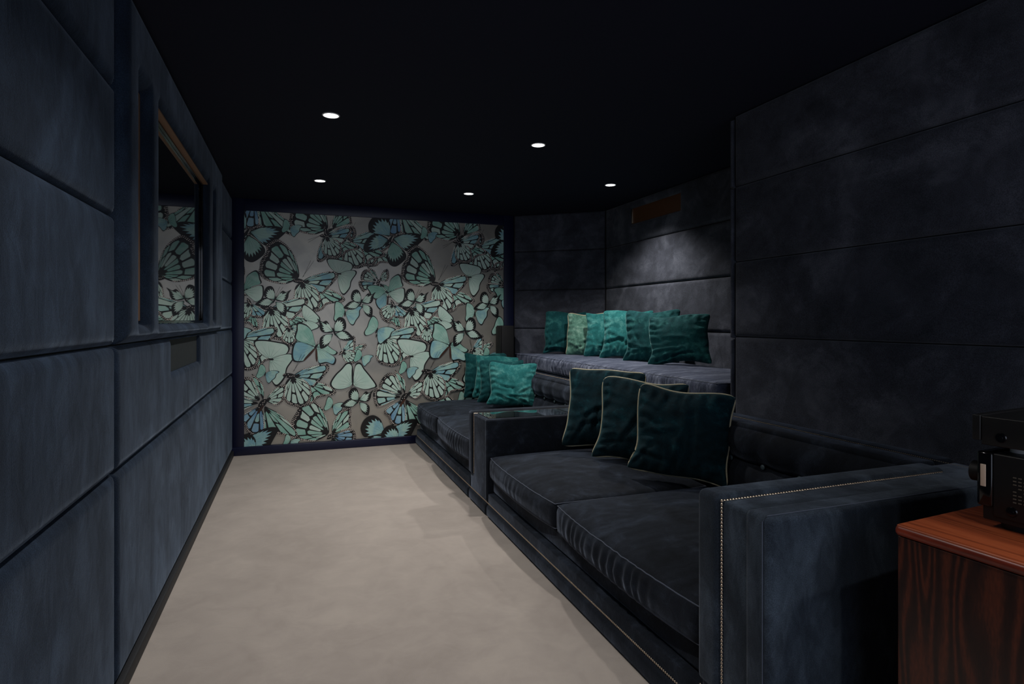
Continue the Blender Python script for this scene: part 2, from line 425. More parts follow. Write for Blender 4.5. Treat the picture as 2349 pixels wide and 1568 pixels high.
# templates: (region, anchor, [ (style, n, colour, root, [pts]) ... ], [bodies], [antennae])
TP = {
 'mon': (1, (840, 1010), [
    ('mon', 6, 3, (1030, 1110), [(1080, 1105), (1160, 1095), (1260, 1140), (1330, 1200), (1300, 1240), (1200, 1250), (1120, 1270), (1080, 1320), (1000, 1350), (960, 1330), (980, 1240)]),
    ('mon', 6, 2, (850, 1010), [(950, 945), (1060, 912), (1160, 893), (1240, 900), (1252, 950), (1210, 1010), (1150, 1075), (1090, 1140), (1050, 1140), (1000, 1080), (930, 1040)]),
    ('mon', 9, 4, (842, 1018), [(800, 1035), (768, 1080), (755, 1160), (748, 1250), (790, 1315), (870, 1348), (960, 1362), (1030, 1325), (1060, 1240), (1050, 1160), (1010, 1085), (930, 1035)])],
    [((735, 990), (875, 1010), 28, 1, True)], [((850, 960), (980, 775)), ((860, 955), (945, 770))]),
 'w1': (1, (820, 960), [
    ('w1', 9, 3, (815, 960), [(815, 880), (790, 780), (740, 670), (660, 580), (570, 530), (500, 560), (445, 600), (455, 660), (420, 720), (385, 780), (375, 850), (365, 900), (400, 960), (470, 1000), (560, 1025), (650, 1035), (740, 1010)])], [], []),
 'swal': (1, (540, 1220), [
    ('fan', 6, 4, (525, 1235), [(480, 1200), (420, 1190), (370, 1215), (320, 1265), (370, 1285), (430, 1290), (480, 1275)]),
    ('fan', 6, 4, (550, 1235), [(590, 1240), (640, 1255), (675, 1290), (675, 1350), (660, 1390), (620, 1380), (580, 1340), (560, 1280)]),
    ('fan', 6, 4, (535, 1210), [(545, 1150), (530, 1090), (500, 1058), (455, 1065), (430, 1095), (418, 1140), (430, 1180), (490, 1205)]),
    ('fan', 6, 4, (550, 1210), [(590, 1150), (630, 1110), (670, 1125), (725, 1098), (700, 1140), (690, 1190), (660, 1225), (600, 1230)])],
    [((520, 1250), (560, 1170), 9, 1, False)], []),
 'mor': (1, (1260, 920), [
    ('sol', 8, 4, (1258, 915), [(1200, 885), (1150, 830), (1128, 760), (1200, 752), (1300, 770), (1390, 795), (1418, 835), (1395, 880), (1330, 900)]),
    ('sol', 8, 4, (1262, 925), [(1340, 890), (1430, 880), (1455, 915), (1400, 1000), (1380, 1080), (1320, 1150), (1280, 1120), (1255, 1040), (1250, 980)])],
    [((1240, 915), (1290, 925), 9, 1, False)], []),
 'small': (3, (435, 570), [
    ('sol', 5, 3, (432, 565), [(440, 520), (420, 480), (385, 465), (362, 505), (350, 555), (330, 600), (345, 625), (395, 605)]),
    ('sol', 5, 2, (440, 572), [(490, 540), (545, 535), (588, 550), (560, 575), (545, 615), (510, 645), (475, 678), (448, 650)])],
    [((425, 600), (440, 550), 6, 1, False)], []),
 'big': (3, (1000, 270), [
    ('sol', 8, 3, (995, 265), [(985, 190), (955, 90), (890, 25), (800, 5), (790, 80), (770, 170), (830, 215), (920, 240)]),
    ('sol', 8, 2, (985, 275), [(900, 235), (780, 215), (738, 320), (755, 425), (860, 430), (920, 380), (975, 310)]),
    ('sol', 8, 3, (1010, 265), [(1060, 230), (1110, 235), (1180, 290), (1240, 330), (1225, 240), (1290, 160), (1340, 190), (1300, 290), (1230, 350)][:4]+[(1200, 360), (1100, 320)]),
    ('sol', 8, 2, (1012, 280), [(1080, 300), (1160, 350), (1222, 400), (1200, 465), (1120, 445), (1040, 455), (1020, 380)])],
    [((860, 430), (1000, 280), 14, 7, False), ((1012, 440), (1005, 280), 12, 7, False), ((985, 290), (1025, 240), 12, 1, False)], [((1010, 245), (1095, 210)), ((1010, 245), (1030, 200))]),
 'four': (2, (130, 1130), [
    ('sol', 7, 2, (125, 1140), [(60, 1170), (10, 1220), (30, 1290), (80, 1330), (120, 1320), (130, 1220)]),
    ('sol', 7, 4, (140, 1140), [(230, 1100), (320, 1080), (335, 1150), (325, 1210), (285, 1262), (210, 1210), (165, 1160)]),
    ('sol', 7, 3, (120, 1120), [(60, 1060), (-40, 1045), (-90, 1070), (-60, 1120), (-30, 1180), (20, 1200), (90, 1150)]),
    ('sol', 7, 3, (140, 1125), [(160, 1050), (180, 980), (250, 930), (285, 950), (300, 1010), (310, 1060), (230, 1090)])],
    [((135, 1330), (150, 1150), 9, 7, False), ((115, 1115), (155, 1140), 12, 1, False)], []),
 'heart': (3, (1415, 690), [
    ('sol', 9, 4, (1408, 690), [(1420, 560), (1400, 465), (1350, 455), (1290, 520), (1220, 590), (1168, 680), (1200, 735), (1270, 748), (1350, 730)]),
    ('sol', 9, 4, (1422, 690), [(1428, 560), (1450, 470), (1500, 455), (1545, 520), (1610, 600), (1680, 705), (1630, 735), (1560, 748), (1480, 730)])],
    [((1412, 480), (1415, 715), 11, 1, False)], [((1410, 715), (1340, 780)), ((1412, 715), (1365, 790))]),
 'open': (4, (325, 825), [
    ('mon', 7, 4, (300, 800), [(285, 720), (240, 600), (180, 560), (110, 590), (50, 680), (60, 740), (150, 770), (240, 800)]),
    ('mon', 6, 2, (285, 830), [(200, 790), (100, 750), (10, 735), (-20, 800), (-10, 880), (20, 940), (90, 925), (180, 880), (240, 850)]),
    ('mon', 3, 3, (335, 790), [(340, 700), (325, 620), (270, 560), (225, 530), (240, 600), (290, 700), (315, 760)]),
    ('mon', 6, 4, (365, 800), [(410, 720), (470, 660), (545, 640), (560, 700), (530, 800), (470, 850), (400, 830)]),
    ('blue', 6, 5, (300, 870), [(230, 900), (130, 960), (100, 1010), (150, 1060), (180, 1130), (240, 1170), (330, 1140), (345, 1050), (335, 940)]),
    ('mon', 6, 3, (345, 870), [(400, 890), (470, 930), (560, 1000), (640, 1100), (670, 1180), (640, 1200), (540, 1165), (430, 1145), (350, 1130), (350, 1000)])],
    [((290, 880), (365, 790), 34, 1, True), ((270, 950), (340, 850), 14, 7, False)], []),
 'comp': (3, (1170, 1265), [
    ('mon', 6, 3, (1185, 1240), [(1190, 1140), (1230, 1050), (1290, 985), (1380, 955), (1400, 1000), (1390, 1080), (1400, 1170), (1330, 1190), (1240, 1230)]),
    ('blue', 6, 5, (1200, 1270), [(1290, 1225), (1390, 1195), (1440, 1220), (1450, 1300), (1400, 1360), (1300, 1340)]),
    ('mon', 6, 3, (1190, 1290), [(1280, 1340), (1350, 1420), (1330, 1480), (1260, 1500), (1190, 1480), (1170, 1380)]),
    ], [((1120, 1300), (1210, 1250), 24, 1, True)], []),
 'mormon': (2, (175, 530), [
    ('fan', 7, 2, (165, 500), [(175, 420), (165, 330), (100, 260), (0, 270), (-70, 350), (-60, 450), (20, 470), (110, 490)]),
    ('fan', 7, 2, (155, 545), [(90, 490), (0, 470), (-80, 520), (-130, 620), (-100, 680), (0, 660), (90, 620)]),
    ('fan', 7, 2, (200, 530), [(270, 485), (400, 462), (500, 475), (552, 520), (480, 600), (400, 670), (340, 660), (260, 590)]),
    ('fan', 8, 3, (185, 560), [(260, 600), (340, 680), (350, 740), (310, 790), (230, 840), (160, 810), (130, 720), (160, 620)])],
    [((115, 620), (200, 490), 15, 1, False)], [((200, 490), (320, 440))]),
}
def place(tp, reg, x, y, sc=1.0, rot=0.0, mir=False):
    r0, (ax, ay), wings, bods, ants = TP[tp]
    a0 = W(r0, ax, ay); tgt = W(reg, x, y)
    c_, s_ = math.cos(rot)*sc, math.sin(rot)*sc
    def T(p):
        q = W(r0, *p)-a0
        if mir: q = Vector((-q.x, q.y))
        return tgt+Vector((q.x*c_-q.y*s_, q.x*s_+q.y*c_))
    for st, n, col, root, pts in wings: wing(T(root), [T(p) for p in pts], st, n, col)
    for a_, b_, wd, m_, dd in bods: bodyp(T(a_), T(b_), wd*sc*.00085, m_, dd)
    for a_, b_ in ants: ant(T(a_), T(b_))
put([Vector((WX0, WZ0)), Vector((WX1, WZ0)), Vector((WX1, WZ1)), Vector((WX0, WZ1))], 0)
wp_v.clear(); wp_f.clear(); wp_m.clear()
wp_v += [(WX0, YB-.0015, WZ0), (WX1, YB-.0015, WZ0), (WX1, YB-.0015, WZ1), (WX0, YB-.0015, WZ1)]; wp_f.append((0, 1, 2, 3)); wp_m.append(0)
for a_ in [  # back to front
    ('open', 1, 330, 60, 1.0, .05), ('mon', 1, 1560, 560, .8, -.2), ('mon', 1, 1350, 560, .9, .1), ('open', 1, 1700, 1010, .62, .3),
    ('comp', 1, 1175, 425), ('w1', 1, 1140, 410), ('mon', 1, 1120, 470, .82, PI*.5, True), ('mon', 1, 1120, 500, .75, .1),
    ('mormon', 2, 175, 530), ('small', 1, 710, 405, .95, .1),
    ('four', 2, 130, 1130), ('mon', 1, 260, 1250, .6, -.9), ('w1', 1, 815, 960), ('mon', 1, 840, 1010), ('mor', 1, 1260, 920),
    ('mon', 1, 490, 1310), ('mor', 1, 880, 1440, .85, -.6), ('small', 1, 1330, 1360, 1.45, .25), ('swal', 1, 540, 1220), ('swal', 1, 1510, 1250, 1.0, .05),
    ('mon', 4, 95, 160), ('mon', 3, 700, 60, .55, -.3), ('mor', 3, 490, 410, 1.25), ('mon', 3, 1300, 330, .55, .7), ('big', 3, 1000, 270), ('swal', 3, 1205, 110, 1.15, -.1, True),
    ('small', 3, 1690, 80, 1.5, -.1), ('small', 3, 435, 570), ('small', 3, 1515, 390, .95),
    ('comp', 3, 1170, 1265), ('w1', 3, 1150, 1240), ('open', 4, 325, 825), ('mon', 3, 735, 600), ('heart', 3, 1415, 690),
    ('small', 3, 1190, 930), ('swal', 3, 1480, 880), ('small', 3, 715, 1330, .8), ('mormon', 3, 1790, 1260, 1.0, .3), ('mormon', 3, 330, 1470, .8)]:
    place(*a_)
wpo = mesh_obj('wallpaper', wp_v, wp_f, INK, None, False, wp_m)
tag(wpo, 'metallic wallpaper printed with teal and black butterflies on the far wall', 'wallpaper')

# ------------------------------------------------------------------ downlights
def copy_tree(o, parent=None):
    c = o.copy(); COL.objects.link(c)
    if parent is not None: c.parent = parent
    for ch in list(o.children): copy_tree(ch, c)
    return c
def disc(name, r0, r1, z0, z1, mat, parent, n=40):
    vs = []; fs = []
    prof = [(r0, z0), (r0, z1), (r1, z1*.6+z0*.4), (r1, z0)] if r0 > 0 else [(0, z1), (r1*.7, z1), (r1, z0)]
    for k in range(n):
        a_ = 2*PI*k/n
        for r_, z_ in prof: vs.append((r_*math.cos(a_), r_*math.sin(a_), z_))
    m = len(prof)
    for k in range(n):
        for j in range(m-1): fs.append((k*m+j, k*m+j+1, ((k+1) % n)*m+j+1, ((k+1) % n)*m+j))
    return mesh_obj(name, vs, fs, mat, parent)
dl = thing('downlight', (.18, 3.43, CEIL), '', 'ceiling light', 'recessed ceiling downlights')
disc('trim_ring', .041, .048, 0, -.004, M['lamp_trim'], dl); disc('lens', 0, .041, 0, -.003, M['lamp_lens'], dl)
ld = bpy.data.lights.new('spot', 'SPOT'); ld.energy = LAMP_W; ld.spot_size = math.radians(122); ld.spot_blend = .85; ld.shadow_soft_size = .035
ld.color = (1, .965, .925)
sp = link(bpy.data.objects.new('spot', ld), dl); sp.location = (0, 0, -.012)
LG = [(.18, 3.43, 'largest round downlight, nearest the screen wall'), (1.475, 3.55, 'round downlight above the middle armrest, front one of the right row'),
      (.18, 5.07, 'round downlight at far left, in front of the butterfly wallpaper'), (1.455, 5.13, 'round downlight above the far sofa, second of the far row'),
      (2.48, 4.39, 'rightmost round downlight, above the raised bench')]
for i, (x, y, lab) in enumerate(LG):
    o = dl if i == 0 else copy_tree(dl)
    o.location = (x, y, CEIL); o['label'] = lab
    if i == 4:
        for c_ in o.children:
            if c_.type == 'LIGHT': c_.data = c_.data.copy(); c_.data.energy *= 1.35
for x, y, lab in ((.18, 1.80, 'left'), (.9, -.35, 'middle'), (1.9, -.3, 'right')):  # middle and right lamps are added as fill; left continues the visible row
    o = copy_tree(dl); o.location = (x, y, CEIL); o['label'] = 'round downlight overhead just out of view, on the %s' % lab

# ------------------------------------------------------------------ screen wall fittings
tv = thing('television', (XL, 3.52, 1.25), 'large black screen recessed in the blue padded wall, reflecting the butterflies', 'television')
def lbox(name, x0, x1, y0, y1, z0, z1, mat, par, r=0, seg=3):
    o = box(name, x0, x1, y0, y1, z0, z1, mat, None, r, seg)
    L = par.matrix_basis.inverted()
    o.data.transform(L); o.parent = par; return o
lbox('screen', XL+.001, XL+.012, 2.79, 4.25, 1.24, 2.15, M['tv_glass'], tv)
for a_ in ((2.80, 2.825, 1.25, 2.14), (4.215, 4.24, 1.25, 2.14), (2.825, 4.215, 1.25, 1.262), (2.825, 4.215, 2.118, 2.13)):
    lbox('bezel', XL+.012, XL+.024, *a_, M['black_gloss'], tv, .002)
lbox('wood_edging', XL+.002, XL+.05, 2.805, 4.235, 2.131, 2.141, M['edge_wood'], tv, .002)
g1 = thing('speaker_grille', (XL, 2.55, 1.25), 'tall narrow dark slot left of the screen', 'speaker')
lbox('cloth', XL+.001, XL+.008, 2.475, 2.63, 1.25, 2.14, M['black_matte'], g1)
lbox('wood_edging', XL+.008, XL+.02, 2.60, 2.628, 1.26, 2.13, M['edge_wood'], g1, .002)
g2 = thing('speaker_grille', (XL, 4.51, 1.25), 'very thin dark slot right of the screen', 'speaker')
lbox('cloth', XL+.001, XL+.008, 4.47, 4.56, 1.27, 2.14, M['black_matte'], g2)
g3 = thing('speaker_grille', (XL, 3.64, 1.01), 'wide dark speaker opening below the screen', 'speaker')
lbox('cloth', XL+.001, XL+.008, 3.20, 4.08, 1.012, 1.166, M['grille'], g3)
ni = thing('wall_niche', (XA, 4.53, 2.18), 'long brown wooden hatch high in the padded wall above the bench', 'hatch')
lbox('back_panel', XA-.006, XA-.001, 4.15, 4.92, 2.18, 2.325, M['niche_wood'], ni)
lbox('side_lip', XA-.02, XA-.001, 4.895, 4.915, 2.185, 2.32, M['brass'], ni, .002)
bx = thing('loudspeaker', (2.09, 5.97, .745), 'plain black upright box standing in the corner at the end of the bench', 'speaker')
lbox('cabinet', 2.025, 2.165, 5.88, 6.04, .75, 1.205, M['black_matte'], bx, .006)
lbox('front_grille', 2.012, 2.025, 5.89, 6.03, .76, 1.195, M['black_matte'], bx, .003)

# ------------------------------------------------------------------ cushions
def axis(h, r, step):
    m = max(1, int(2*(h-r)/step)); e = [r*(1-math.cos(PI/2*k/4)) for k in range(5)]
    return [-h+x for x in e]+[-(h-r)+2*(h-r)*i/m for i in range(1, m)]+[h-x for x in reversed(e)]
def rcube(hx, hy, hz, r, step, deform):
    ax = [axis(hx, r, step), axis(hy, r, step), axis(hz, r, step)]; H = (hx, hy, hz)
    vs = []; fs = []; key = {}
    def vert(p):
        k = tuple(round(c, 5) for c in p)
        if k not in key:
            q = Vector([max(-(H[i]-r), min(H[i]-r, p[i])) for i in range(3)])
            dv = Vector(p)-q
            o = q+(dv.normalized()*r if dv.length > 1e-9 else dv)
            key[k] = len(vs); vs.append(deform(o))
        return key[k]
    for a in range(3):
        b, c = (a+1) % 3, (a+2) % 3
        for sg in (-1, 1):
            for i in range(len(ax[b])-1):
                for j in range(len(ax[c])-1):
                    f = []
                    for di, dj in ((0, 0), (1, 0), (1, 1), (0, 1)):
                        p = [0, 0, 0]; p[a] = sg*H[a]; p[b] = ax[b][i+di]; p[c] = ax[c][j+dj]; f.append(vert(p))
                    if len(set(f)) < 3: continue
                    fs.append(tuple(f) if sg > 0 else tuple(reversed(f)))
    return vs, fs
def seat(parent, x0, x1, y0, y1, z0, z1, crown, bulge, seed, mat, pleat=.003, xb=None, name='seat_cushion', r=.035, freq=105):
    cx, cy, cz = (x0+x1)/2, (y0+y1)/2, (z0+z1)/2; hx, hy, hz = (x1-x0)/2, (y1-y0)/2, (z1-z0)/2
    inv = parent.matrix_basis.inverted()
    def df(p):
        nx, ny, nz = p.x/hx, p.y/hy, p.z/hz
        q = Vector(p)
        wy = max(0, 1-abs(ny)**2.5); wx = max(0, 1-abs(nx)**4)
        q.z += (crown*wy*wx if nz > 0 else -.2*crown*wy*wx)*abs(nz)
        if nx < 0: q.x -= bulge*wy*abs(nx)**2*(1-.35*abs(nz))
        q.y += math.copysign(.012*max(0, 1-abs(nx)**3)*abs(ny)**4, ny)
        if nx < -.9:       # gathered boxing at the front
            a_ = pleat*max(0, 1-nz*nz)**.7*(.4+noise.noise(Vector((p.y*3+seed, seed, 0)))*1.1)
            q.x -= a_*math.sin(p.y*freq*(1+.06*math.sin(p.y*9+seed))+noise.noise(Vector((p.y*14, p.z*8, seed)))*2.2)*wy
        q.z += .006*noise.noise(Vector((p.x*5+seed, p.y*5, 3)))*wx*wy*(1 if nz > .5 else 0)
        q.z += .0028*noise.noise(Vector((p.x*4+seed, p.y*24, 8)))*(1 if nz > .5 else 0)*(1-max(0, nx))*wy
        X, Y, Z = cx+q.x, cy+q.y, cz+q.z
        if xb:
            lim0, lim1 = xb(Y); X = lim0+(X-x0)*(lim1-lim0)/(x1-x0)
        return inv @ Vector((X, Y, Z))
    vs, fs = rcube(hx, hy, hz, r, (.009 if pleat else .03), df)
    o = mesh_obj(name, vs, fs, mat, parent)
    # sewn seam round the top and the bottom edge
    k = r*.30
    for sz in (1, -1):
        loop = []
        m = 60
        cor = [(-hx+k, -hy+k), (-hx+k, hy-k), (hx-k, hy-k), (hx-k, -hy+k)]
        for i in range(4):
            a_, b_ = cor[i], cor[(i+1) % 4]
            for j in range(m):
                loop.append(df(Vector((a_[0]+(b_[0]-a_[0])*j/m, a_[1]+(b_[1]-a_[1])*j/m, sz*(hz-k)))))
        tube('seam_piping', loop, .0028, M['seam_thread'], o, True, 5)
    return o

# ------------------------------------------------------------------ sofas
def nails(parent, pts, nd, individual, mesh, rest):
    for p, n_ in zip(pts, nd):
        if individual[0] > 0:
            individual[0] -= 1
            o = bpy.data.objects.new('nailhead', mesh); link(o, parent); o.location = parent.matrix_basis.inverted() @ Vector(p)
            o.rotation_euler = Vector(n_).to_track_quat('Z', 'Y').to_euler()
        else: rest.append((Vector(p), Vector(n_)))
def nail_geo(r=.0046):
    vs = [(0, 0, r*.62)]; fs = []
    for k in range(8): a_ = 2*PI*k/8; vs.append((r*.7*math.cos(a_), r*.7*math.sin(a_), r*.45))
    for k in range(8): a_ = 2*PI*k/8; vs.append((r*math.cos(a_), r*math.sin(a_), 0))
    for k in range(8):
        fs.append((0, 1+k, 1+(k+1) % 8)); fs.append((1+k, 9+k, 9+(k+1) % 8, 1+(k+1) % 8))
    return vs, fs
nv, nf = nail_geo(); nm = bpy.data.meshes.new('nailhead'); nm.from_pydata(nv, [], nf); nm.materials.append(M['brass'])
nm.polygons.foreach_set('use_smooth', [True]*len(nm.polygons))
def nail_rest(parent, rest, sc=1, mat=None):
    if not rest: return
    vs = []; fs = []; inv = parent.matrix_basis.inverted()
    for p, n_ in rest:
        q = n_.to_track_quat('Z', 'Y'); b = len(vs)
        for v in nv: vs.append(inv @ (p+q @ (Vector(v)*sc)))
        for f in nf: fs.append(tuple(b+i for i in f))
    o = mesh_obj('nailhead_trim', vs, fs, mat or M['brass'], parent); o['kind'] = 'stuff'
def line(a, b, n_, step=.0105):
    a, b = Vector(a), Vector(b); m = max(2, int((b-a).length/step))
    return [a+(b-a)*i/m for i in range(m)], [n_]*m
V = M['sofa_velvet']
XF = 1.16
NX, NZ = (-1, 0, 0), (0, 0, 1)
def backrest(par, y0, y1, seed):
    """two padded rolls meeting on a row of buttons"""
    inv = par.matrix_basis.inverted(); sp_ = .22
    ys = [y0+(y1-y0)*i/int((y1-y0)/.012) for i in range(int((y1-y0)/.012)+1)]
    for (z0, z1, hi_) in ((.36, .562, 0), (.562, .738, 1)):
        vs = []; fs = []; m = 16
        for y in ys:
            ph = abs(math.cos(PI*(y-2.24)/sp_))
            for j in range(m+1):
                f = j/m; z = z0+(z1-z0)*f
                b = math.sin(PI*f)**.45 if 0 < f < 1 else 0
                zz = z
                nearg = (1-f) if hi_ else f
                b *= 1-.16*(ph**6)*nearg
                zz += (-.007 if hi_ else .004)*(1-ph**2)*nearg**2
                e = min(1, (y-y0)/.03, (y1-y)/.03); e = math.sqrt(max(0, 1-(1-max(0, e))**2))
                x = 2.12-.065*b*e-.004*noise.noise(Vector((y*6+seed, z*6, 0)))*b
                vs.append(inv @ Vector((x, y, zz)))
        for i in range(len(ys)-1):
            for j in range(m): fs.append((i*(m+1)+j, i*(m+1)+j+1, (i+1)*(m+1)+j+1, (i+1)*(m+1)+j))
        mesh_obj('backrest', vs, fs, V, par)
    b0 = None
    for k in range(-20, 30):
        y = 2.24+k*sp_
        if y0+.05 < y < y1-.05:
            bm = bmesh.new(); bmesh.ops.create_uvsphere(bm, u_segments=12, v_segments=8, radius=.013)
            for v in bm.verts: v.co.x *= .55
            o = bm_obj('button', bm, M['button'], par); o.location = inv @ Vector((2.088, y, .562))
    lbox('frame', 2.115, 2.29, y0, y1, .14, .70, V, par)
    lbox('top_rail', 2.09, 2.2, y0, y1, .70, .75, V, par, .016)
    lbox('top_rail', 2.2, 2.288, y0, y1, .70, .752, V, par, .012)
def sofa(name, y0, y1, div, label, arm):
    t_ = thing(name, (1.7, (y0+y1)/2, 0), label, 'sofa')
    base_y0 = y0-(.285 if arm else 0)
    lbox('plinth', 1.143, 1.30, base_y0+.002, y1, .002, .083, V, t_, .024, 5)
    lbox('base', XF, 2.12, y0, y1, .02, .146, V, t_, .006)
    lbox('seat_rail', 1.192, 2.0, y0+.004, y1-.004, .147, .245, V, t_, .018)
    backrest(t_, y0, y1, y0)
    cuts = [y0]+div+[y1]
    for i, (a, b) in enumerate(zip(cuts, cuts[1:])):
        far = y0 > 4
        seat(t_, 1.165, 2.07, a+.006, b-.006, .246, .385+(.03 if far else 0), .045 if not far else .05, .045, 3+i+y0, V, .007)
    return t_
near = sofa('sofa', 1.50, 3.635, [2.60], 'dark navy velvet sofa nearest the viewer with nail-studded arm and piped teal pillows', True)
mod = thing('sofa_table', (1.6, 3.84, 0), 'upholstered middle armrest with a glass top between the two sofas', 'side table')
far = sofa('sofa', 4.05, 6.035, [5.13], 'dark navy velvet sofa at the far end against the butterfly wallpaper', False)
rest_near = []; cnt = [92]
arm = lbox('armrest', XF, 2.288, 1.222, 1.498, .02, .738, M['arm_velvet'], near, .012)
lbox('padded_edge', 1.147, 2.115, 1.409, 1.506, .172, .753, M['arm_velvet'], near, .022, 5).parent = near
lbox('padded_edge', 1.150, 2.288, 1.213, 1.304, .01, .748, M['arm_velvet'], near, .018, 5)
tubepts = [(1.147, 1.232, .02), (1.147, 1.232, .735), (1.162, 1.23, .7495), (2.25, 1.23, .7495)]
inv = near.matrix_basis.inverted()
tube('seam_piping', [inv @ Vector(p) for p in tubepts], .0014, M['seam_thread'], near)
for a, b, n_ in (((1.157, 1.402, .74), (1.157, 1.402, .175), NX), ((XF, 1.403, .740), (2.10, 1.41, .740), NZ)):
    p, q = line(a, b, n_)
    cnt = [46] if n_ == NX else [54]
    nails(near, p, q, cnt, nm, rest_near)
for a, b, n_ in (((1.158, 1.24, .0865), (1.158, 3.635, .0865), NX), ((1.158, 1.415, .167), (1.158, 1.51, .15), NX)):
    p, q = line(a, b, n_); rest_near += list(zip(p, [Vector(x) for x in q]))
nail_rest(near, rest_near)
p, q = line((2.202, 1.27, .7485), (2.202, 3.63, .7485), NZ, .008); nail_rest(near, list(zip(p, [Vector(x) for x in q])), .55, M['dull_brass'])
# middle module
lbox('plinth', 1.143, 1.30, 3.637, 4.048, .002, .083, V, mod, .024, 5)
lbox('body', XF, 2.12, 3.64, 4.045, .02, .616, V, mod, .014)
lbox('padded_edge', 1.146, 2.12, 3.958, 4.05, .19, .628, V, mod, .02, 5)
lbox('padded_edge', 1.15, 2.12, 3.635, 3.675, .10, .622, V, mod, .014, 5)
lbox('glass_top', 1.185, 2.06, 3.68, 3.938, .6165, .6205, M['glass'], mod)
r2 = []; c2 = [100]
p, q = line((1.158, 3.951, .61), (1.158, 3.951, .195), NX); nails(mod, p, q, [40], nm, r2)
p, q = line((XF, 3.951, .6163), (2.1, 3.951, .6163), NZ); nails(mod, p, q, [60], nm, r2)
p, q = line((1.158, 3.637, .0865), (1.158, 4.05, .0865), NX); r2 += list(zip(p, [Vector(x) for x in q])); nail_rest(mod, r2)
lbox('back_block', 2.12, 2.288, 3.637, 4.048, .02, .748, V, mod, .012)
r3 = []
for a, b, n_ in (((1.158, 4.05, .0865), (1.158, 6.03, .0865), NX),):
    p, q = line(a, b, n_); nails(far, p, q, [100], nm, r3)
nail_rest(far, r3)
p, q = line((2.202, 4.06, .7485), (2.202, 6.0, .7485), NZ, .008); nail_rest(far, list(zip(p, [Vector(x) for x in q])), .6, M['dull_brass'])

# ------------------------------------------------------------------ raised bench
bench = thing('bench', (2.65, 4.3, 0), 'raised bench in the alcove with one long slate velvet seat cushion', 'bench')
def prism(name, pts, z0, z1, mat, par, r=0):
    bm = bmesh.new(); inv = par.matrix_basis.inverted()
    lo = [bm.verts.new(inv @ Vector((x, y, z0))) for x, y in pts]; hi = [bm.verts.new(inv @ Vector((x, y, z1))) for x, y in pts]
    bm.faces.new(lo); bm.faces.new(hi); m = len(pts)
    for i in range(m): bm.faces.new((lo[i], lo[(i+1) % m], hi[(i+1) % m], hi[i]))
    if r: bmesh.ops.bevel(bm, geom=list(bm.edges), offset=r, segments=2, affect='EDGES')
    return bm_obj(name, bm, mat, par)
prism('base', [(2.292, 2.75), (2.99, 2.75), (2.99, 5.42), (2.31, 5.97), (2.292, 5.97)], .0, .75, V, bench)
def xb(y):
    f = 2.27-.015*0; f -= max(0, (y-5.5))*.12
    b = 2.985 if y < 5.40 else 2.985-(y-5.40)*1.17
    return f, max(b, f+.03)
seat(bench, 2.27, 2.985, 2.79, 6.0, .757, .905, .022, .05, 9, M['bench_velvet'], .008, xb, r=.03, freq=95)

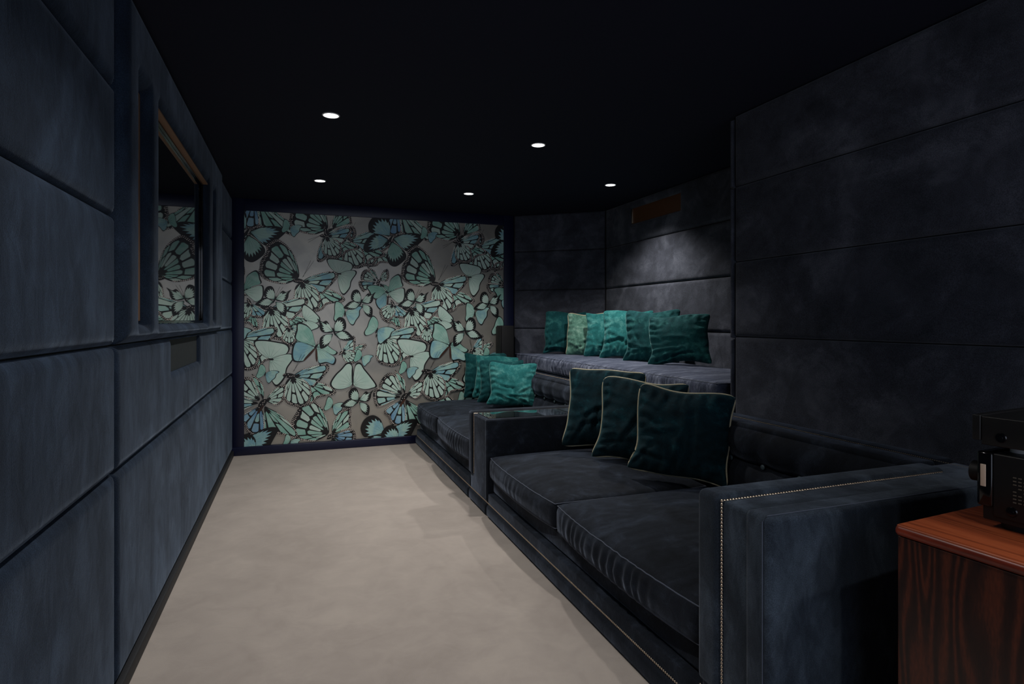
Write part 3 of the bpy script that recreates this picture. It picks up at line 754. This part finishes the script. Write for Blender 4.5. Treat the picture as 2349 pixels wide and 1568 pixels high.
# ------------------------------------------------------------------ pillows
def pillow(x, y, z, az, lean, size, mat, label, group, seed, pipe=False, thick=.075, roll=0.0, tag_c=True, h=None):
    t_ = thing('pillow', (x, y, z), label, 'pillow', group, az)
    N = 44; hw = size/2; hh = (h or size)/2; vs = []; fs = []; ix = {}
    rr = random.Random(seed); folds = [(rr.uniform(-.9, .9), rr.uniform(-.9, -.1), rr.uniform(-.6, .6)+ (0 if rr.random() < .6 else PI/2), rr.uniform(.25, .6)) for _ in range(7)]
    def base(u, v):
        k = .07                                             # sides pull in between the corner ears
        X = hw*u*(1-k*(1-v*v)*abs(u)**1.5); Z = hh*v*(1-k*(1-u*u)*abs(v)**1.5)
        c = max(0, abs(u)+abs(v)-1.86)/.14                   # rounded corner tips
        X *= 1-.045*c; Z *= 1-.045*c
        X *= 1+.055*max(0, (-v-.62)/.38)**1.5-.045*math.exp(-((v+.45)/.25)**2)
        if v < 0: Z *= 1-.035*(1-u*u)                       # weight on the lower edge
        X += .010*math.sin(v*4+seed)*(1-abs(u)*.3); Z += .008*math.sin(u*4+seed*2)
        return X, Z
    def pos(u, v, sd):
        X, Z = base(u, v)
        T_ = thick*(max(0, 1-abs(u)**2.4)**.55)*(max(0, 1-abs(v)**2.4)**.55)
        T_ *= 1-.22*v
        ed = (1-u*u)*(1-v*v)
        w_ = .010*noise.noise(Vector((u*2.2+seed, v*2.2, sd*5)))*min(1, ed*5)
        # creases running in from the seams
        em = min(1, ed*9)*math.exp(-3.0*min(1-abs(u), 1-abs(v)))
        tpar = v if (1-abs(u)) < (1-abs(v)) else u
        w_ += .0085*em*math.sin(tpar*23+2.5*noise.noise(Vector((u*3, v*3, seed))))
        for fu, fv, fa_, fl_ in folds:
            du, dv = u-fu, v-fv; a_ = du*math.cos(fa_)+dv*math.sin(fa_); b_ = -du*math.sin(fa_)+dv*math.cos(fa_)
            w_ -= .013*math.exp(-(a_/fl_)**2-(b_/.05)**2)*min(1, ed*6)
            w_ += .009*math.exp(-(a_/fl_)**2-((b_-.10)/.06)**2)*min(1, ed*6)
        return Vector((X, sd*(T_+(w_ if T_ > 0 else 0)), Z))
    gr = [math.sin(PI/2*(2*i/N-1)) for i in range(N+1)]; gr = [.6*g+.4*(2*i/N-1) for i, g in enumerate(gr)]
    R_ = Matrix.Rotation(-lean, 4, 'X') @ Matrix.Rotation(roll, 4, 'Y')
    for sd in (-1, 1):
        for i, u in enumerate(gr):
            for j, v in enumerate(gr):
                bd = i in (0, N) or j in (0, N)
                k = (i, j, 0 if bd else sd)
                if k not in ix: ix[k] = len(vs); vs.append(pos(u, v, sd))
        for i in range(N):
            for j in range(N):
                g = lambda a, b: ix[(a, b, 0 if (a in (0, N) or b in (0, N)) else sd)]
                f = (g(i, j), g(i+1, j), g(i+1, j+1), g(i, j+1)); fs.append(f if sd < 0 else tuple(reversed(f)))
    vs = [R_ @ v for v in vs]; mz = min(v.z for v in vs)+.004; vs = [v-Vector((0, 0, mz)) for v in vs]
    cv = mesh_obj('cover', vs, fs, mat, t_)
    if pipe:
        loop = []; m = 26
        for (a, b) in (((-1, -1), (1, -1)), ((1, -1), (1, 1)), ((1, 1), (-1, 1)), ((-1, 1), (-1, -1))):
            for j in range(m):
                f = j/m; loop.append((a[0]+(b[0]-a[0])*f, a[1]+(b[1]-a[1])*f))
        pts = []
        for u, v in loop:
            X, Z = base(u, v); pts.append(R_ @ Vector((X, 0, Z))-Vector((0, 0, mz)))
        sm = [sum((pts[(i+k) % len(pts)] for k in (-2, -1, 0, 1, 2)), Vector())/5 for i in range(len(pts))]
        tube('piping', sm, .0052, M['piping'], t_, True, 8)
    return t_
dg = math.radians
G1, G2, G3 = 'teal pillows on the raised bench', 'teal pillows on the far sofa', 'piped dark teal pillows on the near sofa'
ZB, ZS, ZF = .922, .425, .462
for i, (x, y, sz, h_, m_, az, ln, ro, lab) in enumerate([
    (2.56, 5.46, .43, .45, 'teal_mid', -28, 12, 2, 'dark teal pillow, leftmost on the raised bench'),
    (2.67, 5.17, .43, .43, 'teal_sage', -40, 10, 0, 'pale sage green pillow on the raised bench, second from the left'),
    (2.73, 4.89, .43, .43, 'teal_bright', -42, 12, 0, 'narrow visible teal pillow just right of the sage one on the raised bench'),
    (2.75, 4.57, .46, .45, 'teal_bright', -45, 12, 1, 'brightest teal pillow in the middle of the raised bench row'),
    (2.75, 4.18, .46, .45, 'teal_mid', -46, 13, -1, 'teal pillow second from the right on the raised bench, partly hidden'),
    (2.73, 3.79, .47, .39, 'teal_mid', -48, 14, -4, 'rightmost teal pillow on the raised bench, fully visible in front')]):
    pillow(x, y, ZB, dg(az), dg(ln), sz, M[m_], lab, G1, 11+i, pipe=(i == 1), thick=.065, h=h_, roll=dg(ro))
for i, (x, y, sz, h_, m_, az, ln, ro, lab) in enumerate([
    (1.84, 5.86, .45, .48, 'teal_mid', -22, 10, 0, 'rearmost teal pillow on the far sofa, against the wallpaper'),
    (1.90, 5.68, .45, .45, 'teal_bright', -24, 14, 3, 'second teal pillow from the wallpaper on the far sofa'),
    (1.88, 5.46, .45, .43, 'teal_mid', -26, 12, 0, 'dark teal pillow right behind the front one on the far sofa'),
    (1.91, 5.22, .46, .42, 'teal_bright', -20, 15, 2, 'bright creased teal pillow in front of the stack on the far sofa')]):
    pillow(x, y, ZF, dg(az), dg(ln), sz, M[m_], lab, G2, 31+i, thick=.06, h=h_, roll=dg(ro))
for i, (x, y, sz, h_, az, ln, ro, lab) in enumerate([
    (1.885, 3.41, .52, .53, -42, 14, 2, 'piped dark teal pillow leaning by the glass-topped armrest'),
    (1.90, 3.00, .52, .50, -44, 14, 4, 'middle piped dark teal pillow on the near sofa'),
    (1.905, 2.62, .505, .475, -44, 12, 5, 'large piped dark teal pillow in front, rightmost on the near sofa')]):
    pillow(x, y, ZS, dg(az), dg(ln), sz, M['teal_dark'], lab, G3, 51+i, pipe=True, thick=.075, h=h_, roll=dg(ro))

# ------------------------------------------------------------------ cabinet and hi-fi
cab = thing('cabinet', (1.325, 1.005, 0), 'rosewood cabinet with orange-brown top at the right edge', 'cabinet', None, dg(4.5))
def pbox(name, x0, x1, y0, y1, z0, z1, mat, par, r=0, seg=3): return box(name, x0, x1, y0, y1, z0, z1, mat, par, r, seg)
pbox('top', .004, .60, -1.25, -.004, .757, .783, M['wood_top'], cab, .004)
pbox('edge_band', 0, .03, -1.254, 0, .756, .7815, M['wood_edge'], cab, .0115, 5)
pbox('body', .006, .595, -1.245, -.006, .0, .756, M['wood_side'], cab, .003)
rc = thing('av_receiver', (1.505, .935, .783), 'black receiver with vented side standing on the rosewood cabinet', 'receiver', None, dg(5)); rc.scale = (.935,)*3
pbox('chassis', 0.004, .42, -.36, -.012, .018, .183, M['black_metal'], rc, .003)
pbox('cover', 0.0, .424, -.36, -.035, .03, .186, M['black_metal'], rc, .004)
fp = pbox('front_panel', -.002, .426, -.036, 0.0, .05, .187, M['black_gloss'], rc, .008)
pbox('display_window', -.0035, .0, -.022, -.010, .10, .155, M['display'], rc, .001)
for px_ in (.045, .38):
    bm = bmesh.new(); bmesh.ops.create_cone(bm, cap_ends=True, segments=28, radius1=.026, radius2=.024, depth=.028)
    bmesh.ops.rotate(bm, verts=bm.verts, matrix=Matrix.Rotation(PI/2, 3, 'X')); bmesh.ops.translate(bm, verts=bm.verts, vec=(px_, .014, .125))
    bm_obj('knob', bm, M['black_matte'], rc)
for fx in (.05, .37):
    for fy in (-.06, -.31):
        bm = bmesh.new(); bmesh.ops.create_cone(bm, cap_ends=True, segments=24, radius1=.026, radius2=.03, depth=.018)
        bmesh.ops.translate(bm, verts=bm.verts, vec=(fx, fy, .009)); bm_obj('foot', bm, M['black_matte'], rc)
def screw(par, y, z, x=0.0, r=.010):
    bm = bmesh.new()
    for r0, r1, d_, off in ((r*1.25, r*1.05, .003, 0), (r*.62, r*.5, .005, .001)):
        g = bmesh.ops.create_cone(bm, cap_ends=True, segments=24, radius1=r0, radius2=r1, depth=d_)
        bmesh.ops.rotate(bm, verts=g['verts'], matrix=Matrix.Rotation(-PI/2, 3, 'Y')); bmesh.ops.translate(bm, verts=g['verts'], vec=(x-off-.001, y, z))
    bm_obj('screw', bm, M['black_gloss'], par)
screw(rc, -.075, .052); screw(rc, -.30, .052)
k = 0
for c in range(12):
    for r_ in range(8):
        if (c+r_) % 5 == 4: continue
        pbox('vent_slot', -.0012, .001, -.078-c*.0105-.0065, -.078-c*.0105, .075+r_*.0085, .0775+r_*.0085, M['vent'], rc, 0)
dp = thing('disc_player', (1.50, .94, .9625), 'slim black player box stacked on top of the receiver', 'player', None, dg(7)); dp.scale = (.935,)*3
pbox('case', 0, .43, -.32, -.018, .012, .083, M['black_metal'], dp, .003)
pbox('front_panel', -.003, .433, -.018, 0, .022, .085, M['black_metal'], dp, .002)
for fx in (.05, .37):
    for fy in (-.07, -.27):
        bm = bmesh.new(); bmesh.ops.create_cone(bm, cap_ends=True, segments=24, radius1=.02, radius2=.02, depth=.024)
        bmesh.ops.translate(bm, verts=bm.verts, vec=(fx+.02, fy, .0)); bm_obj('foot', bm, M['lamp_trim'] , dp)
screw(dp, -.06, .035)
